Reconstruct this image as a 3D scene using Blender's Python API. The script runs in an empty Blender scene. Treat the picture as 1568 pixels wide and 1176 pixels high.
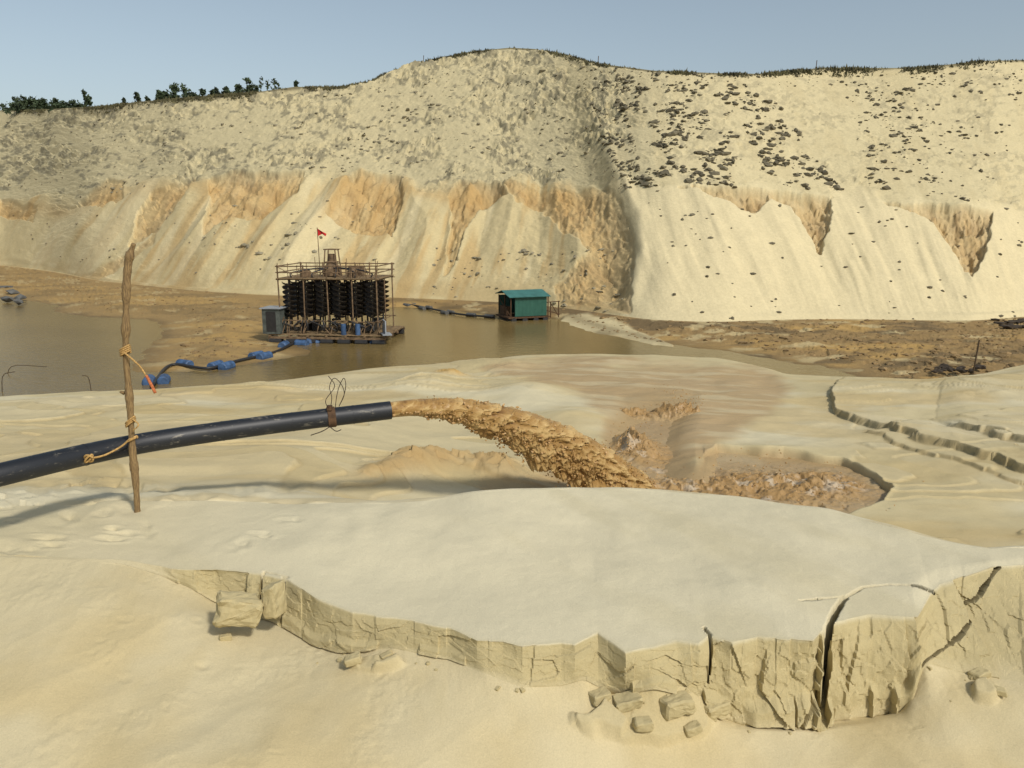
import bpy, math, numpy as np, bmesh
from mathutils import Vector
R=np.random.default_rng(7)
# ------------------------------------------------------------------ camera geometry
F=1230.0; PCH=math.radians(11.4); CZ=6.5
cp,sp=math.cos(PCH),math.sin(PCH)
def ray(u,v):
    xn=(u-784)/F; yn=(588-v)/F
    return np.array([xn, cp+yn*sp, -sp+yn*cp])
def at_z(u,v,z):
    d=ray(u,v); k=(z-CZ)/d[2]; return np.array([d[0]*k,d[1]*k,z])
def at_y(u,v,y):
    d=ray(u,v); k=y/d[1]; return np.array([d[0]*k,y,CZ+d[2]*k])
def proj(X,Y,Z):
    dz=Z-CZ; dep=Y*cp-dz*sp; dep=np.where(dep<0.2,0.2,dep); up=Y*sp+dz*cp
    return 784+F*X/dep, 588-F*up/dep
# ------------------------------------------------------------------ noise
T=R.random((512,512))
def vn(x,y):
    xi=np.floor(x).astype(np.int64); yi=np.floor(y).astype(np.int64)
    fx=x-xi; fy=y-yi; fx=fx*fx*fx*(fx*(fx*6-15)+10); fy=fy*fy*fy*(fy*(fy*6-15)+10)
    x0=xi&511; x1=(xi+1)&511; y0=yi&511; y1=(yi+1)&511
    a=T[x0,y0]; b=T[x1,y0]; c=T[x0,y1]; d=T[x1,y1]
    return (a+(b-a)*fx)*(1-fy)+(c+(d-c)*fx)*fy
def fbm(x,y,o=4,seed=0,g=0.5):
    x=np.asarray(x,float); y=np.asarray(y,float)
    s=0;amp=1;tot=0; x=x+seed*17.3+100; y=y+seed*9.7+200
    for i in range(o):
        s=s+amp*(vn(x,y)*2-1); tot+=amp; amp*=g
        x,y=(x*0.8-y*0.6)*2.03+13.1,(x*0.6+y*0.8)*2.03+7.7
    return s/tot
def ridged(x,y,o=4,seed=0,g=0.5):
    s=0;amp=1;tot=0; x=x+seed*17.3+100; y=y+seed*9.7+200
    for i in range(o):
        s=s+amp*(1-np.abs(vn(x,y)*2-1)*2); tot+=amp; amp*=g
        x,y=(x*0.8-y*0.6)*2.03+13.1,(x*0.6+y*0.8)*2.03+7.7
    return s/tot
def facet(x,y,seed=0,tilt=1.3):
    x=x+seed*13.7+60; y=y+seed*7.1+80; x,y=np.broadcast_arrays(x,y)
    xi=np.floor(x).astype(np.int64); yi=np.floor(y).astype(np.int64); best=np.full(x.shape,9e9); val=np.zeros(x.shape)
    for i in(-1,0,1):
        for j in(-1,0,1):
            cx=(xi+i)&511; cy=(yi+j)&511
            r1=T[cx,cy]; r2=T[(cx+77)&511,(cy+31)&511]; dx=x-(xi+i)-r1; dy=y-(yi+j)-r2; d=dx*dx+dy*dy; s=d<best
            h=(T[(cx+5)&511,(cy+191)&511]*2-1)+tilt*((T[(cx+211)&511,(cy+3)&511]*2-1)*dx+(T[(cx+101)&511,(cy+57)&511]*2-1)*dy)
            val=np.where(s,h,val); best=np.where(s,d,best)
    return val
def ss(a,b,x):
    t=np.clip((x-a)/(b-a),0,1); return t*t*(3-2*t)
def sdpoly(px,py,poly,margin=60):
    P=np.array(poly,float); out=np.full(px.shape,-float(margin))
    lo=P.min(0)-margin; hi=P.max(0)+margin
    sel=(px>lo[0])&(px<hi[0])&(py>lo[1])&(py<hi[1])
    if not sel.any(): return out
    x=px[sel]; y=py[sel]; d2=np.full(x.shape,1e18); ins=np.zeros(x.shape,bool)
    n=len(P)
    for i in range(n):
        ax,ay=P[i]; bx,by=P[(i+1)%n]; ex,ey=bx-ax,by-ay
        t=np.clip(((x-ax)*ex+(y-ay)*ey)/(ex*ex+ey*ey+1e-12),0,1)
        d2=np.minimum(d2,(x-ax-t*ex)**2+(y-ay-t*ey)**2)
        if ay!=by:
            c=((ay>y)!=(by>y))&(x<(bx-ax)*(y-ay)/(by-ay)+ax); ins^=c
    d=np.sqrt(d2); out[sel]=np.where(ins,d,-d); return out
def dline(px,py,line):
    P=np.array(line,float); d2=np.full(px.shape,1e18)
    for i in range(len(P)-1):
        ax,ay=P[i]; bx,by=P[i+1]; ex,ey=bx-ax,by-ay
        t=np.clip(((px-ax)*ex+(py-ay)*ey)/(ex*ex+ey*ey+1e-12),0,1)
        d2=np.minimum(d2,(px-ax-t*ex)**2+(py-ay-t*ey)**2)
    return np.sqrt(d2)
def lin(r,g,b,k=1.0):
    c=np.array([r,g,b])/255.0
    c=np.where(c<=0.04045,c/12.92,((c+0.055)/1.055)**2.4); return c*k
def lerp(c,new,m):
    return c+(np.asarray(new)-c)*m[...,None]
# ------------------------------------------------------------------ columns
C0=3.0
ND=1160
S=np.concatenate([np.linspace(-1.5,-0.67,60)[:-1],np.linspace(-0.67,0.67,ND),np.linspace(0.67,1.5,60)[1:]])
NC=len(S)
def gsm(a,sig):
    k=np.arange(-3*sig,3*sig+1); w=np.exp(-.5*(k/sig)**2); w/=w.sum(); return np.convolve(np.pad(a,3*sig,mode='edge'),w,'valid')
def mkline(pts,sm=0):
    P=np.array(pts); s=P[:,0]/(P[:,1]+C0); o=np.argsort(s)
    a,b=np.interp(S,s[o],P[o,1]),np.interp(S,s[o],P[o,2])
    if sm: a,b=gsm(a,sm),gsm(b,sm)
    return a,b
lipuv=[(-700,835,3.8),(0,850,3.8),(105,855,3.8),(190,858,3.8),(250,868,3.8),(262,872,3.8),(330,873,3.8),(395,878,3.8),(440,888,3.8),(452,896,3.8),(482,915,3.8),(540,938,3.8),
 (620,948,3.8),(690,962,3.8),(730,982,3.8),(770,982,3.8),(800,990,3.8),(860,983,3.8),(880,986,3.8),(915,967,3.8),(957,996,3.8),(1000,990,3.8),(1035,978,3.8),(1070,984,3.8),(1085,972,3.8),(1120,984,3.8),(1160,977,3.8),
 (1245,983,3.8),(1268,955,3.8),(1290,951,3.8),(1330,942,3.8),(1405,946,3.8),(1425,910,3.82),(1440,895,3.84),(1480,882,3.86),(1520,868,3.9),(1568,865,3.9),(2200,870,3.9)]
lipW=[at_z(*p) for p in lipuv]
lip=mkline(lipW)
lip=(lip[0]+.010*fbm(S*60,S*0,4,900)+.008*facet(S*28,S*0,901)*ss(-.35,-.2,S),lip[1])
lu=[p[0] for p in lipuv]; ly=[w[1] for w in lipW]
footuv=[(-700,850,.1),(0,853,.05),(105,857,.03),(190,864,.04),(250,882,.05),(300,905,.08),(330,922,.08),(420,950,.12),(480,986,.14),(520,998,.12),(600,992,.1),(690,1010,.1),(740,1030,.1),
 (800,1052,.12),(860,1050,.12),(895,1040,.15),(935,1062,.12),(1000,1052,.12),(1060,1066,.12),(1100,1098,.12),(1140,1112,.12),(1230,1115,.1),(1255,1108,.1),(1375,1092,.12),(1390,1065,.15),
 (1420,1015,.3),(1470,1030,.6),(1568,1045,.85),(2200,1060,1.2)]
foot=mkline([at_y(u,v,np.interp(u,lu,ly)-o) for u,v,o in footuv],2)
footS=(gsm(foot[0],28),gsm(foot[1],28))
l1=mkline([at_z(u,1195,z) for u,z in [(-900,3.5),(0,3.45),(200,3.4),(800,3.33),(1100,3.15),(1300,3.12),(1568,3.2),(2300,3.2)]],50)
crest=mkline([at_z(*p) for p in [(-700,780,3.85),(0,775,3.85),(210,768,3.85),(400,765,3.82),(560,771,3.85),(640,768,3.87),(720,758,3.9),(900,745,3.9),(1000,748,3.9),(1130,760,3.9),(1280,785,3.9),(1400,820,3.9),(1568,852,3.92),(2200,860,3.92)]],8)
crest=(np.maximum(crest[0],lip[0]+0.3),crest[1])
ucol=proj(S*(crest[0]+C0),crest[0],crest[1])[0]
l5=(gsm(crest[0]+np.interp(ucol,[450,560,700],[1.9,1.5,1.1]),10),gsm(np.interp(ucol,[400,560,700,1568],[3.5,3.3,3.03,2.98]),14))
l6=mkline([at_z(*p) for p in [(-700,612,2.75),(0,607,2.75),(130,600,2.72),(240,597,2.7),(330,592,2.65),(450,580,2.5),(560,565,2.4),(680,556,2.35),(740,552,2.3),(780,545,2.3),(900,541,2.3),(960,543,2.3),(1100,548,2.3),(1160,560,2.3),(1200,572,2.35),(1310,577,2.4),(1420,580,2.4),(1500,573,2.4),(1568,558,2.3),(2200,548,2.3)]],6)
l7=(l6[0]+3.5,np.full(NC,0.1))
buv=[(-700,395),(0,405),(100,418),(135,428),(200,434),(300,445),(420,452),(600,455),(700,459),(800,464),(870,472),(930,480),(960,485),(1000,490),(1100,493),(1200,489),(1300,488),(1400,490),(1500,491),(1568,484),(2200,480)]
bW=[at_z(u,v,0.4) for u,v in buv]
l8=mkline(bW,16)
tuv=[(-700,178),(0,170),(60,168),(150,163),(220,155),(320,147),(400,140),(450,133),(520,133),(570,124),(600,108),(640,97),(660,92),(700,84),(720,79),(780,73),(820,75),(860,83),(905,96),(1000,108),(1100,112),(1160,113),(1260,104),(1400,104),(1470,97),(1500,93),(1568,92),(2200,90)]
M=0.66
def topcol():
    y=l8[0]*1.4
    for _ in range(60):
        zt=0.4+M*(y-l8[0]); u=proj(S*(y+C0),y,zt)[0]; v=np.interp(u,[p[0] for p in tuv],[p[1] for p in tuv])
        yn=(588-v)/F; k=(-sp+yn*cp)/(cp+yn*sp); yn_=(CZ-0.4+M*l8[0])/(M-k); y=.5*y+.5*yn_
    return y,0.4+M*(y-l8[0])
l11=topcol()
l12=(l11[0]+60,l11[1]-1.0)
l13=(np.full(NC,4000.0),l11[1]-30)
l0=(np.full(NC,-1.6),np.full(NC,5.0))
segs=[('pre',20,l0,l1,'lin'),('apron',150,l1,foot,'foot'),('face',64,foot,lip,'lin'),('bench',260,lip,crest,'lin'),('drop',50,crest,l5,'ssz'),
 ('gully',400,l5,l6,'inv'),('shelf',16,l6,l7,'lin'),('flat',170,l7,l8,'inv'),('cliff',390,l8,l11,'lin'),('plateau',20,l11,l12,'lin'),('far',8,l12,l13,'inv')]
Ys=[];Zs=[];Tt=[];sl={};r0=0
for i,(nm,n,a,b,mode) in enumerate(segs):
    t=np.arange(n)/n
    if i==len(segs)-1: t=np.linspace(0,1,n)
    t=t[:,None]
    if mode=='inv': Y=1/((1-t)/a[0]+t/b[0]); tz=(Y-a[0])/(b[0]-a[0])
    else: Y=a[0]+(b[0]-a[0])*t; tz=t
    if mode=='ssz': tz=ss(0,1,t)
    Z=a[1]+(b[1]-a[1])*tz
    if mode=='foot':
        w=t**7; Y=a[0]+(footS[0]-a[0])*t+(foot[0]-footS[0])*w; Z=a[1]+(footS[1]-a[1])*t+(foot[1]-footS[1])*w
    Ys.append(Y*np.ones((1,NC)));Zs.append(Z*np.ones((1,NC)));Tt.append(np.broadcast_to(t,(len(t),NC)))
    sl[nm]=slice(r0,r0+len(t)); r0+=len(t)
Y=np.vstack(Ys);Z=np.vstack(Zs);TT=np.vstack(Tt);NR=Y.shape[0]
X=S[None,:]*(Y+C0)
U,V=proj(X,Y,Z)
COL=np.zeros((NR,NC,3)); WET=np.zeros((NR,NC))
K=0.82
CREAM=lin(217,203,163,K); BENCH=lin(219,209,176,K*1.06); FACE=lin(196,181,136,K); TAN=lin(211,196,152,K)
def S_(n): s=sl[n]; return s,X[s],Y[s],U[s],V[s]
# ---- near sand
for nm in ('pre','apron','face','bench','drop','gully','shelf'):
    s,x,y,u,v=S_(nm)
    n1=fbm(x*.8,y*.8,3,1); n2=fbm(x*3,y*3,3,2)
    damp=1.0
    if nm=='apron': damp=ss(0,.25,1-TT[s])*1.0+.1
    if nm=='face': damp=0.1
    if nm=='bench': damp=ss(0,.3,TT[s])*.9+.1
    if nm=='shelf': damp=.5
    Z[s]+= (n1*.055+n2*.006)*damp
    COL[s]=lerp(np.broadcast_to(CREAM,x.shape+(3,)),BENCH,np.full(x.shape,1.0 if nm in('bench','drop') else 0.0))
    c=fbm(x*.6,y*.9,4,5)
    COL[s]*=(1+.05*c+.03*fbm(x*7,y*7,3,6))[...,None]
s,x,y,u,v=S_('apron')
COL[s]=lerp(COL[s],lin(211,190,138,K),ss(-.2,.6,fbm(x*1.1,y*1.1,4,11))*.6)
COL[s]=lerp(COL[s],lin(200,182,134,K),ss(.15,.5,fbm(x*2.2+3,y*1.1,4,17))*.3)
Z[s]+= (.018*ridged(x*1.1+y*.5,y*.7,2,12)+.010*ridged(x*1.6-y*.9,y*1.2,2,18))*ss(0,.3,1-TT[s])
Z[s]+= .005*ss(.1,.5,fbm(x*2.1,y*2.1,2,19))*fbm(x*22,y*22,3,20)
Z[s]+=.005*fbm(x*12+y*2,y*1.2,3,24)*ss(.45,.9,TT[s])
rub=np.exp(-((u-1000)/130)**2-((v-1098)/40)**2)+.7*np.exp(-((u-560)/55)**2-((v-1018)/14)**2)+.7*np.exp(-((u-1510)/45)**2-((v-1060)/28)**2)+.5*np.exp(-((u-370)/60)**2-((v-965)/20)**2)
rub=ss(.35,.5,rub+.30*fbm(x*3.5,y*3.5,3,14))
Z[s]+=rub*(.045+.025*facet(x*4,y*4,13,.8)+.012*fbm(x*9,y*9,3,15)); COL[s]=lerp(COL[s],FACE,rub*.4)
def dimples(nm,pts):
    s=sl[nm]
    for (u0,v0,ru,rv,dep) in pts:
        w=fbm((U[s]-u0)/ru*.9,(V[s]-v0)/rv*.9,2,int(u0))*.8
        q=((U[s]-u0)/ru)**2+((V[s]-v0)/rv)**2+w
        Z[s]+= -dep*np.exp(-q*1.2)+dep*.35*np.exp(-(np.sqrt(np.clip(q,0,None))-1.5)**2*3)
dimples('bench',[(R.uniform(330,480),R.uniform(780,850),R.uniform(8,16),R.uniform(3,7),R.uniform(.006,.016)) for _ in range(6)]+[(R.uniform(0,230),R.uniform(770,845),R.uniform(9,26),R.uniform(3,8),R.uniform(.008,.022)) for _ in range(16)])
dimples('apron',[(R.uniform(0,650),R.uniform(900,1170),R.uniform(5,14),R.uniform(3,7),R.uniform(.003,.008)) for _ in range(14)])
dimples('drop',[(R.uniform(0,520),R.uniform(738,770),R.uniform(12,30),R.uniform(3,7),R.uniform(.02,.04)) for _ in range(20)])
s,x,y,u,v=S_('bench')
Z[s]+=.005*np.sin(x*9+y*4+4*fbm(x,y,2,3))*ss(.1,.4,TT[s])+.002*fbm(x*9,y*5,3,25)
Z[s]+=.03*ss(.1,.5,fbm(x*1.6,y*1.6,3,16))*ss(300,150,u)
COL[s]=lerp(COL[s],CREAM,ss(500,100,u)*.7)
COL[s]=lerp(COL[s],lin(205,193,154,K),ss(.0,.5,fbm(x*1.5+y,y*.6,4,26))*.4)
COL[s]=lerp(COL[s],FACE,ss(.02,.0,TT[s])*.2)
def slot(line,w,dep):
    P=[at_z(a,b,3.8)[:2] for a,b in line]
    for nm in ('face','bench'):
        s=sl[nm]; d=dline(X[s],Y[s],P); jit=.35*w*fbm(X[s]*14,Y[s]*14,3,21)
        m=1-ss(w*.75,w*1.0,d+jit)
        tf=TT[s] if nm=='face' else 1
        Z[s]-=dep*m*tf
        COL[s]=lerp(COL[s],FACE*.5,m)  # sand in the crack painted dark, standing in for occlusion shade
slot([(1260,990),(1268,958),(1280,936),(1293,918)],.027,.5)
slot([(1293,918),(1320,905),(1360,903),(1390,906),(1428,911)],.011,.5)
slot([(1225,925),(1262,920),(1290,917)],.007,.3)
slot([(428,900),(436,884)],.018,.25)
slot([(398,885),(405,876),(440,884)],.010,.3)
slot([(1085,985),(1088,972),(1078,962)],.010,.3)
# face detail
s,x,y,u,v=S_('face')
t=TT[s]
h=(lip[1]-foot[1])[None,:]
env=np.clip(np.sin(np.pi*np.clip(t,0,1)),0,1)**.5; hh_=np.clip(h/.4,0,1.2)
Y[s]+= env*hh_*(.045*facet(x*2.2,t*.35,31,1.3)+.018*facet(x*5,t*2.0+x*.5,32,1.2)+.008*facet(x*14,t*6,39,1.2)+.012*fbm(x*2.6,t*1.3,3,31)+.006*fbm(x*26,t*9,4,33))
Y[s]+= -.06*ss(.34,.22,t+.12*fbm(x*5,x*0,3,40))*hh_*ss(-.1,.2,facet(x*3,x*0,34))*ss(1420,1380,u)*ss(0,.05,t)
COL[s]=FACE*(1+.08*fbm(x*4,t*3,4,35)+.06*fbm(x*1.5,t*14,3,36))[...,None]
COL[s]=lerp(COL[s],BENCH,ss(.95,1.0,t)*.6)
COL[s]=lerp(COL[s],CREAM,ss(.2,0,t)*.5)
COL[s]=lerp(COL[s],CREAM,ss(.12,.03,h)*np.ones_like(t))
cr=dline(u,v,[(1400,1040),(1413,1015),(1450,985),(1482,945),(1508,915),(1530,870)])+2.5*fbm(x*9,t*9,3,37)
m=1-ss(1.5,3,cr); Y[s]+=m*.16; Z[s]-=m*.05; COL[s]=lerp(COL[s],FACE*.5,m)  # face crack recessed, its inner shade also put into the colour
cr=dline(u,v,[(1222,1110),(1250,1060),(1262,1000)])+1.5*fbm(x*9,t*9,3,38)
m=1-ss(1.5,4,cr); Y[s]+=m*.12
# ---- gully
s,x,y,u,v=S_('gully')
t=TT[s]
fade=ss(0,.06,t)*ss(1,.93,t)
Z[s]+=fade*(.12*fbm(x*.28,y*.3,3,41)+.012*ridged(x*.9,y*1.4,2,42))
col=np.broadcast_to(TAN,x.shape+(3,)).copy()
col=lerp(col,lin(219,208,172,K),ss(-.1,.35,fbm(x*.25,y*.5,4,43)))
col=lerp(col,lin(204,180,126,K),ss(.05,.4,fbm(x*.3+9,y*.7,4,44))*.6)
tf=fbm(x*.22+2,y*.42,3,67)+.05*fbm(x*2,y*2,3,68); away=ss(1000,700,u)+ss(1200,1350,u)*.7
for kx,hh,cc in((-.25,.035,(200,178,124)),(-.05,.045,(214,201,162)),(.12,.04,(202,182,130)),(.3,.05,(219,208,172))):
    m=ss(kx-.012,kx+.012,tf); Z[s]+=hh*m*away*fade*np.exp(-np.clip(tf-kx,0,None)*6); col=lerp(col,lin(*cc,K),m*away*.4)
    col=lerp(col,lin(164,140,92,K),np.exp(-((tf-kx+.01)/.01)**2)*.3*away)
fan=sdpoly(u,v,[(740,560),(900,551),(1160,558),(1215,592),(1150,650),(1095,682),(1060,705),(900,720),(925,640),(880,605),(790,585)],60)+16*fbm(x*.8,y*1.2,4,45)
m=ss(-10,12,fan); col=lerp(col,lin(188,161,118,K),m*.9); col=lerp(col,lin(210,193,152,K),m*ss(.05,.35,fbm(x*.6+y*.2,y*2.2,4,46))*.75)
WET[s]=m*.6
Z[s]+=fade*m*.016*fbm(x*1.2,y*5,3,66)
wetL=ss(.0,.35,fbm(x*.22+4,y*.6,3,47))*ss(760,600,u); WET[s]=np.maximum(WET[s],wetL*.4)
col=lerp(col,lin(200,179,130,K),wetL*.5)
jit=4*fbm(x*1.3,y*1.3,3,48)
B=sdpoly(u,v,[(1066,708),(1080,690),(1098,680),(1200,688),(1290,704),(1340,726),(1368,748),(1352,768),(1270,792),(1150,830),(900,840),(760,800),(740,745),(800,735),(860,700),(925,690),(935,650),(955,612),(1000,600),(1060,606),(1055,640),(1045,685)],80)+jit
soft=np.where((u>1078),1.0,1+11*ss(1090,1070,u))
m=ss(-1,1,B/(1.5*soft)); Z[s]-=m*(.07+.18*ss(0,60,B)); col=lerp(col,lin(182,156,112,K),m); WET[s]=np.maximum(WET[s],m*.6)
m2=m*ss(1080,1120,u); Z[s]-=m2*.12
edge=np.exp(-(B/5)**2)*ss(1080,1120,u)*ss(780,760,v); Z[s]+=edge*.02
for k_,(poly,hh) in enumerate((([(1272,604),(1280,632),(1330,653),(1400,678),(1480,698),(1568,728),(1900,800),(1900,520),(1300,560)],.13),([(1430,652),(1500,673),(1568,687),(1900,730),(1900,540),(1450,560)],.11),([(1320,662),(1345,670),(1400,690),(1460,707),(1540,732),(1600,745),(1640,730),(1500,680),(1400,650)],.05))):
    D=sdpoly(u,v,poly,200)+5*fbm(x*1.2,y*1.2,4,49)+1.2*facet(x*3,y*3,50)
    side=ss(1425,1480,u) if k_==1 else 1.0
    m=ss(-1.0,1.0,D)*side; Z[s]+=hh*m*np.exp(-np.clip(D,0,None)/80)*fade
    col=lerp(col,lin(156,136,92,K),np.exp(-((D+0.5)/1.8)**2)*.6*side)
def mound(u0,v0,su,sv,a,rough=.0,sd=50,c=None):
    global col
    g=np.exp(-((u-u0)/su)**2-((v-v0)/sv)**2); Z[s]+=a*g*(1+rough*(.5*ridged(x*2.5,y*2.5,3,sd)+.5*facet(x*4,y*4,sd)))
    if c is not None: col=lerp(col,c,np.clip(g*1.4,0,1))
MC=lin(190,163,114,K)
mound(650,722,66,13,.27,.6,51,MC); mound(755,724,40,11,.16,.8,52,MC); mound(590,732,40,6,.09,.6,53,MC)
mound(660,592,70,14,.26,.1,54); mound(760,560,60,8,.20,.1,55); mound(810,605,50,14,.22,.0,56); mound(930,552,70,6,.12,.1,57)
mound(690,578,22,4,.14,.5,58,lin(203,168,104,K)); mound(420,600,120,10,.12,.1,59); mound(1440,600,120,14,.10,.1,60)
mound(870,640,60,16,.16,.0,61)
COL[s]=col*(1+.06*fbm(x*3,y*4,4,62))[...,None]
s2=sl['drop']; tcol=col[0]; COL[s2]=lerp(COL[s2],tcol[None],ss(.3,1,TT[s2]))
COL[s2]=lerp(COL[s2],lin(206,186,138,K),ss(.0,.4,fbm(X[s2]*.8,Y[s2]*2,4,63))*.5)
s,x,y,u,v=S_('drop')
m=ss(260,120,u)*ss(-.1,.4,fbm(x*1.5,y*1.5,3,64)); Z[s]+=m*.04*facet(x*4,y*4,65)
# ---- flat: mud + water bed
s,x,y,u,v=S_('flat')
def wp(l): return [tuple(at_z(a,b,0.0)[:2]) for a,b in l]
W1=wp([(-900,440),(0,455),(85,467),(75,479),(130,487),(236,488),(250,503),(246,525),(226,545),(222,565),(300,640),(-900,640)])
W2=wp([(215,572),(330,567),(430,550),(465,543),(440,520),(430,500),(520,480),(600,466),(640,466),(740,480),(775,492),(868,489),(900,500),(1000,522),(1060,530),(1180,548),(1290,565),(1312,580),(1200,640),(200,660)])
jit=1.0*fbm(x*.22,y*.22,4,71)+.3*fbm(x*1.1,y*1.1,3,78)
D=np.maximum(sdpoly(x,y,W1,30),sdpoly(x,y,W2,30))+jit
D=np.where(np.abs(Y[s]-l7[0][None])<1,2,D)
Zf=np.where(D>0,-.35*ss(0,3,D),.28*ss(0,5,-D))+.05*fbm(x*.5,y*.5,4,72)*ss(0,3,np.abs(D))
Zf+= (.08*ridged(x*.6,y*.6,4,73)+.05*facet(x*1.6,y*1.6,79))*ss(.5,3,-D)
tt=TT[s]; Zf=Zf*ss(0,.05,tt)+.1*(1-ss(0,.05,tt)); Zf=Zf+(0.4-Zf)*ss(.93,1,tt)
Z[s]=Zf
mud=lin(158,131,86,K); col=np.broadcast_to(mud,x.shape+(3,)).copy()
col=lerp(col,lin(188,154,94,K),ss(.0,.4,fbm(x*.15,y*.3,5,74)))
col=lerp(col,lin(116,99,70,K),ss(.05,.4,fbm(x*.3,y*.6,5,75))*.85)
col=lerp(col,lin(207,188,140,K),ss(.25,.5,fbm(x*.6,y*.7,4,76))*.75)
spit=ss(700,400,u); col=lerp(col,lin(174,146,94,K),spit*.4)
bar=sdpoly(u,v,[(865,478),(900,478),(960,492),(1030,522),(1000,520),(900,500),(850,488)],40)+4*fbm(x*.5,y*.5,3,77)
col=lerp(col,lin(222,206,160,K),ss(-3,3,bar)); Z[s]+=.12*ss(-3,3,bar)
col=lerp(col,lin(100,82,52,K),np.exp(-(D/.7)**2)*.5)
WET[s]=.5*ss(-4,0,D)
COL[s]=col
s=sl['shelf']; COL[s]=TAN
# ---- cliff
s,x,y,u,v=S_('cliff')
t=TT[s]; z=Z[s].copy()
kk=np.interp(u,[0,200,600,900,960,1150,1568],[-.7,-.75,-.4,-.1,.15,.5,.3])
band=np.interp(u,[0,120,165,300,460,540,690,720,920,1040,1275,1520],[310,312,280,268,266,266,288,277,275,282,292,310])
q=u-kk*(v-275)
streak=fbm(q/16,v/130,4,81); streak2=fbm(q/6,v/70,3,82)
edgef=ss(0,.03,t)*ss(1,.97,t)
upper=ss(10,-14,v-band+22*fbm(q/40,v/30,3,83))
left=ss(985,900,u+8*fbm(x*.3,z*.3,2,84))
rough=np.clip(upper*(.25+.5*left)+left*.14,0,1)*ss(0,.08,t)
patch=ss(-.25,.3,fbm(q/60,v/28,3,111))
dz=rough*(.25+.9*patch)*(.42*ridged(q/30,v/12,4,85,.5)+.18*facet(q/10,v/5,112)+.09*facet(q/4,v/2.4,113)-.1)
dz+= (1-upper)*.40*fbm(q/38,v/200,3,87)*ss(0,.15,t)+(1-upper)*.16*fbm(x*.5,z*.6,4,114)*(.4+.6*left)
dz+= .03*streak2*(1-upper*.4)
dz+= 1.3*fbm(x*.045,z*.05,3,88)*edgef
dz+= (1-upper)*.75*(1-np.abs(np.mod(q/75+fbm(q/120,v/300,2,115),1)*2-1))*ss(0,.2,t)*left
rl=np.interp(v,[90,200,270,330,380,430,485],[905,918,945,972,980,972,955])
dl=(rl-u)+6*fbm(x*.4,z*.5,4,89)
dz-= 1.35*ss(-8,40,dl)*np.exp(-np.clip(dl,0,None)/100)*ss(120,270,v)*ss(0,.10,t)
dz+= .35*np.exp(-(dl/16)**2)*ss(0,.1,t)*ss(100,200,v)
niches=[[(108,315),(165,270),(192,275),(186,300),(150,318)],[(235,290),(300,262),(282,300),(240,350),(195,375),(212,320)],
[(320,264),(360,255),(465,262),(455,300),(400,330),(335,345),(310,362),(322,300)],[(515,300),(540,262),(612,265),(620,300),(600,360),(545,352),(500,330)],
[(688,296),(705,275),(768,278),(775,300),(735,320),(715,350),(700,400),(680,425),(692,350)],[(772,282),(925,274),(950,300),(975,360),(965,482),(858,475),(850,440),(900,380),(862,350),(832,312),(790,312)],
[(1040,283),(1120,279),(1200,286),(1275,292),(1272,335),(1256,376),(1234,335),(1215,308),(1180,300),(1150,322),(1115,305),(1080,292)],[(1356,302),(1420,300),(1524,310),(1512,370),(1490,412),(1465,372),(1432,328),(1400,310)],
[(0,305),(60,320),(50,345),(0,335)],[(205,380),(245,345),(235,370),(150,430),(120,425)]]
nm_=np.zeros(x.shape)
for i,P in enumerate(niches):
    D=sdpoly(u,v,P,40)+4.5*fbm(q/16,v/12,4,90+i)+1.5*streak2
    m=ss(-1.2,1.6,D); dep=(1.25 if i not in(5,9) else .45)
    dz-= m*dep*(.5+.5*ss(0,26,D))*(1+.25*facet(q/11,v/14,99))
    nm_=np.maximum(nm_,m*(.65+.35*ss(0,14,D)))
dz+= nm_*(.14*ridged(q/9,v/50,3,100)+.10*facet(q/6,v/6,117))
Z[s]+=dz*edgef
col=np.broadcast_to(lin(222,207,162,K),x.shape+(3,)).copy()
col=lerp(col,lin(205,187,139,K),left*.7)
col=lerp(col,lin(196,166,112,K),(1-upper)*left*ss(.0,.45,streak+.4*fbm(u/120,v/60,2,116))*.7)
col=lerp(col,lin(225,210,166,K),(1-upper)*ss(.05,.4,fbm(q/22,v/160,3,101))*.6)
gray=upper*(.35+.5*left); col=lerp(col,lin(202,190,150,K),gray)
dk=ss(.08,.38,fbm(q/10+3,v/6,5,102,.62)+.35*fbm(q/60,v/28,3,111)); col=lerp(col,lin(136,129,105,K),upper*dk*(.35+.45*left))
col=lerp(col,lin(229,214,171,K),(1-upper)*(1-left)*.5)  # right slopes paler in albedo, standing in for stronger sunlight
col=lerp(col,lin(209,194,150,K),(1-left)*upper*ss(.0,.4,fbm(q/18,v/40,4,118))*.6)
och=lin(196,162,106,K); ocd=lin(166,130,80,K)
oc=och+(ocd-och)*ss(-.2,.5,fbm(q/14,v/9,4,104))[...,None]
col=col+(oc-col)*(nm_*.82*(.78+.22*streak2))[...,None]
bm_=np.exp(-((v-band-14)/12)**2)*left*ss(-.3,.3,fbm(x*.1,z*.1,3,105)); col=lerp(col,lin(194,160,104,K),bm_*.45)
m=ss(-2,10,dl)*ss(75,10,dl); col=lerp(col,lin(180,166,124,K),m*.4)  # left flank of the spur greyed: its shade painted into the colour
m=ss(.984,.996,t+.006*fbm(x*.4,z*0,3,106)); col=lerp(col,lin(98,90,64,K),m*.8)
m=ss(.10,.0,t)*left; col=lerp(col,lin(184,156,106,K),m*.4*ss(-.2,.3,fbm(x*.2,z,3,107)))
COL[s]=col*(1+.06*fbm(x*1.2,z*2,4,108))[...,None]
for nm in('plateau','far'):
    s=sl[nm]; COL[s]=lin(150,142,100,K); Z[s]+=.3*fbm(X[s]*.1,Y[s]*.1,3,110)*(1 if nm=='plateau' else 0)*ss(0,.2,TT[s])
U,V=proj(X,Y,Z)
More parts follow.
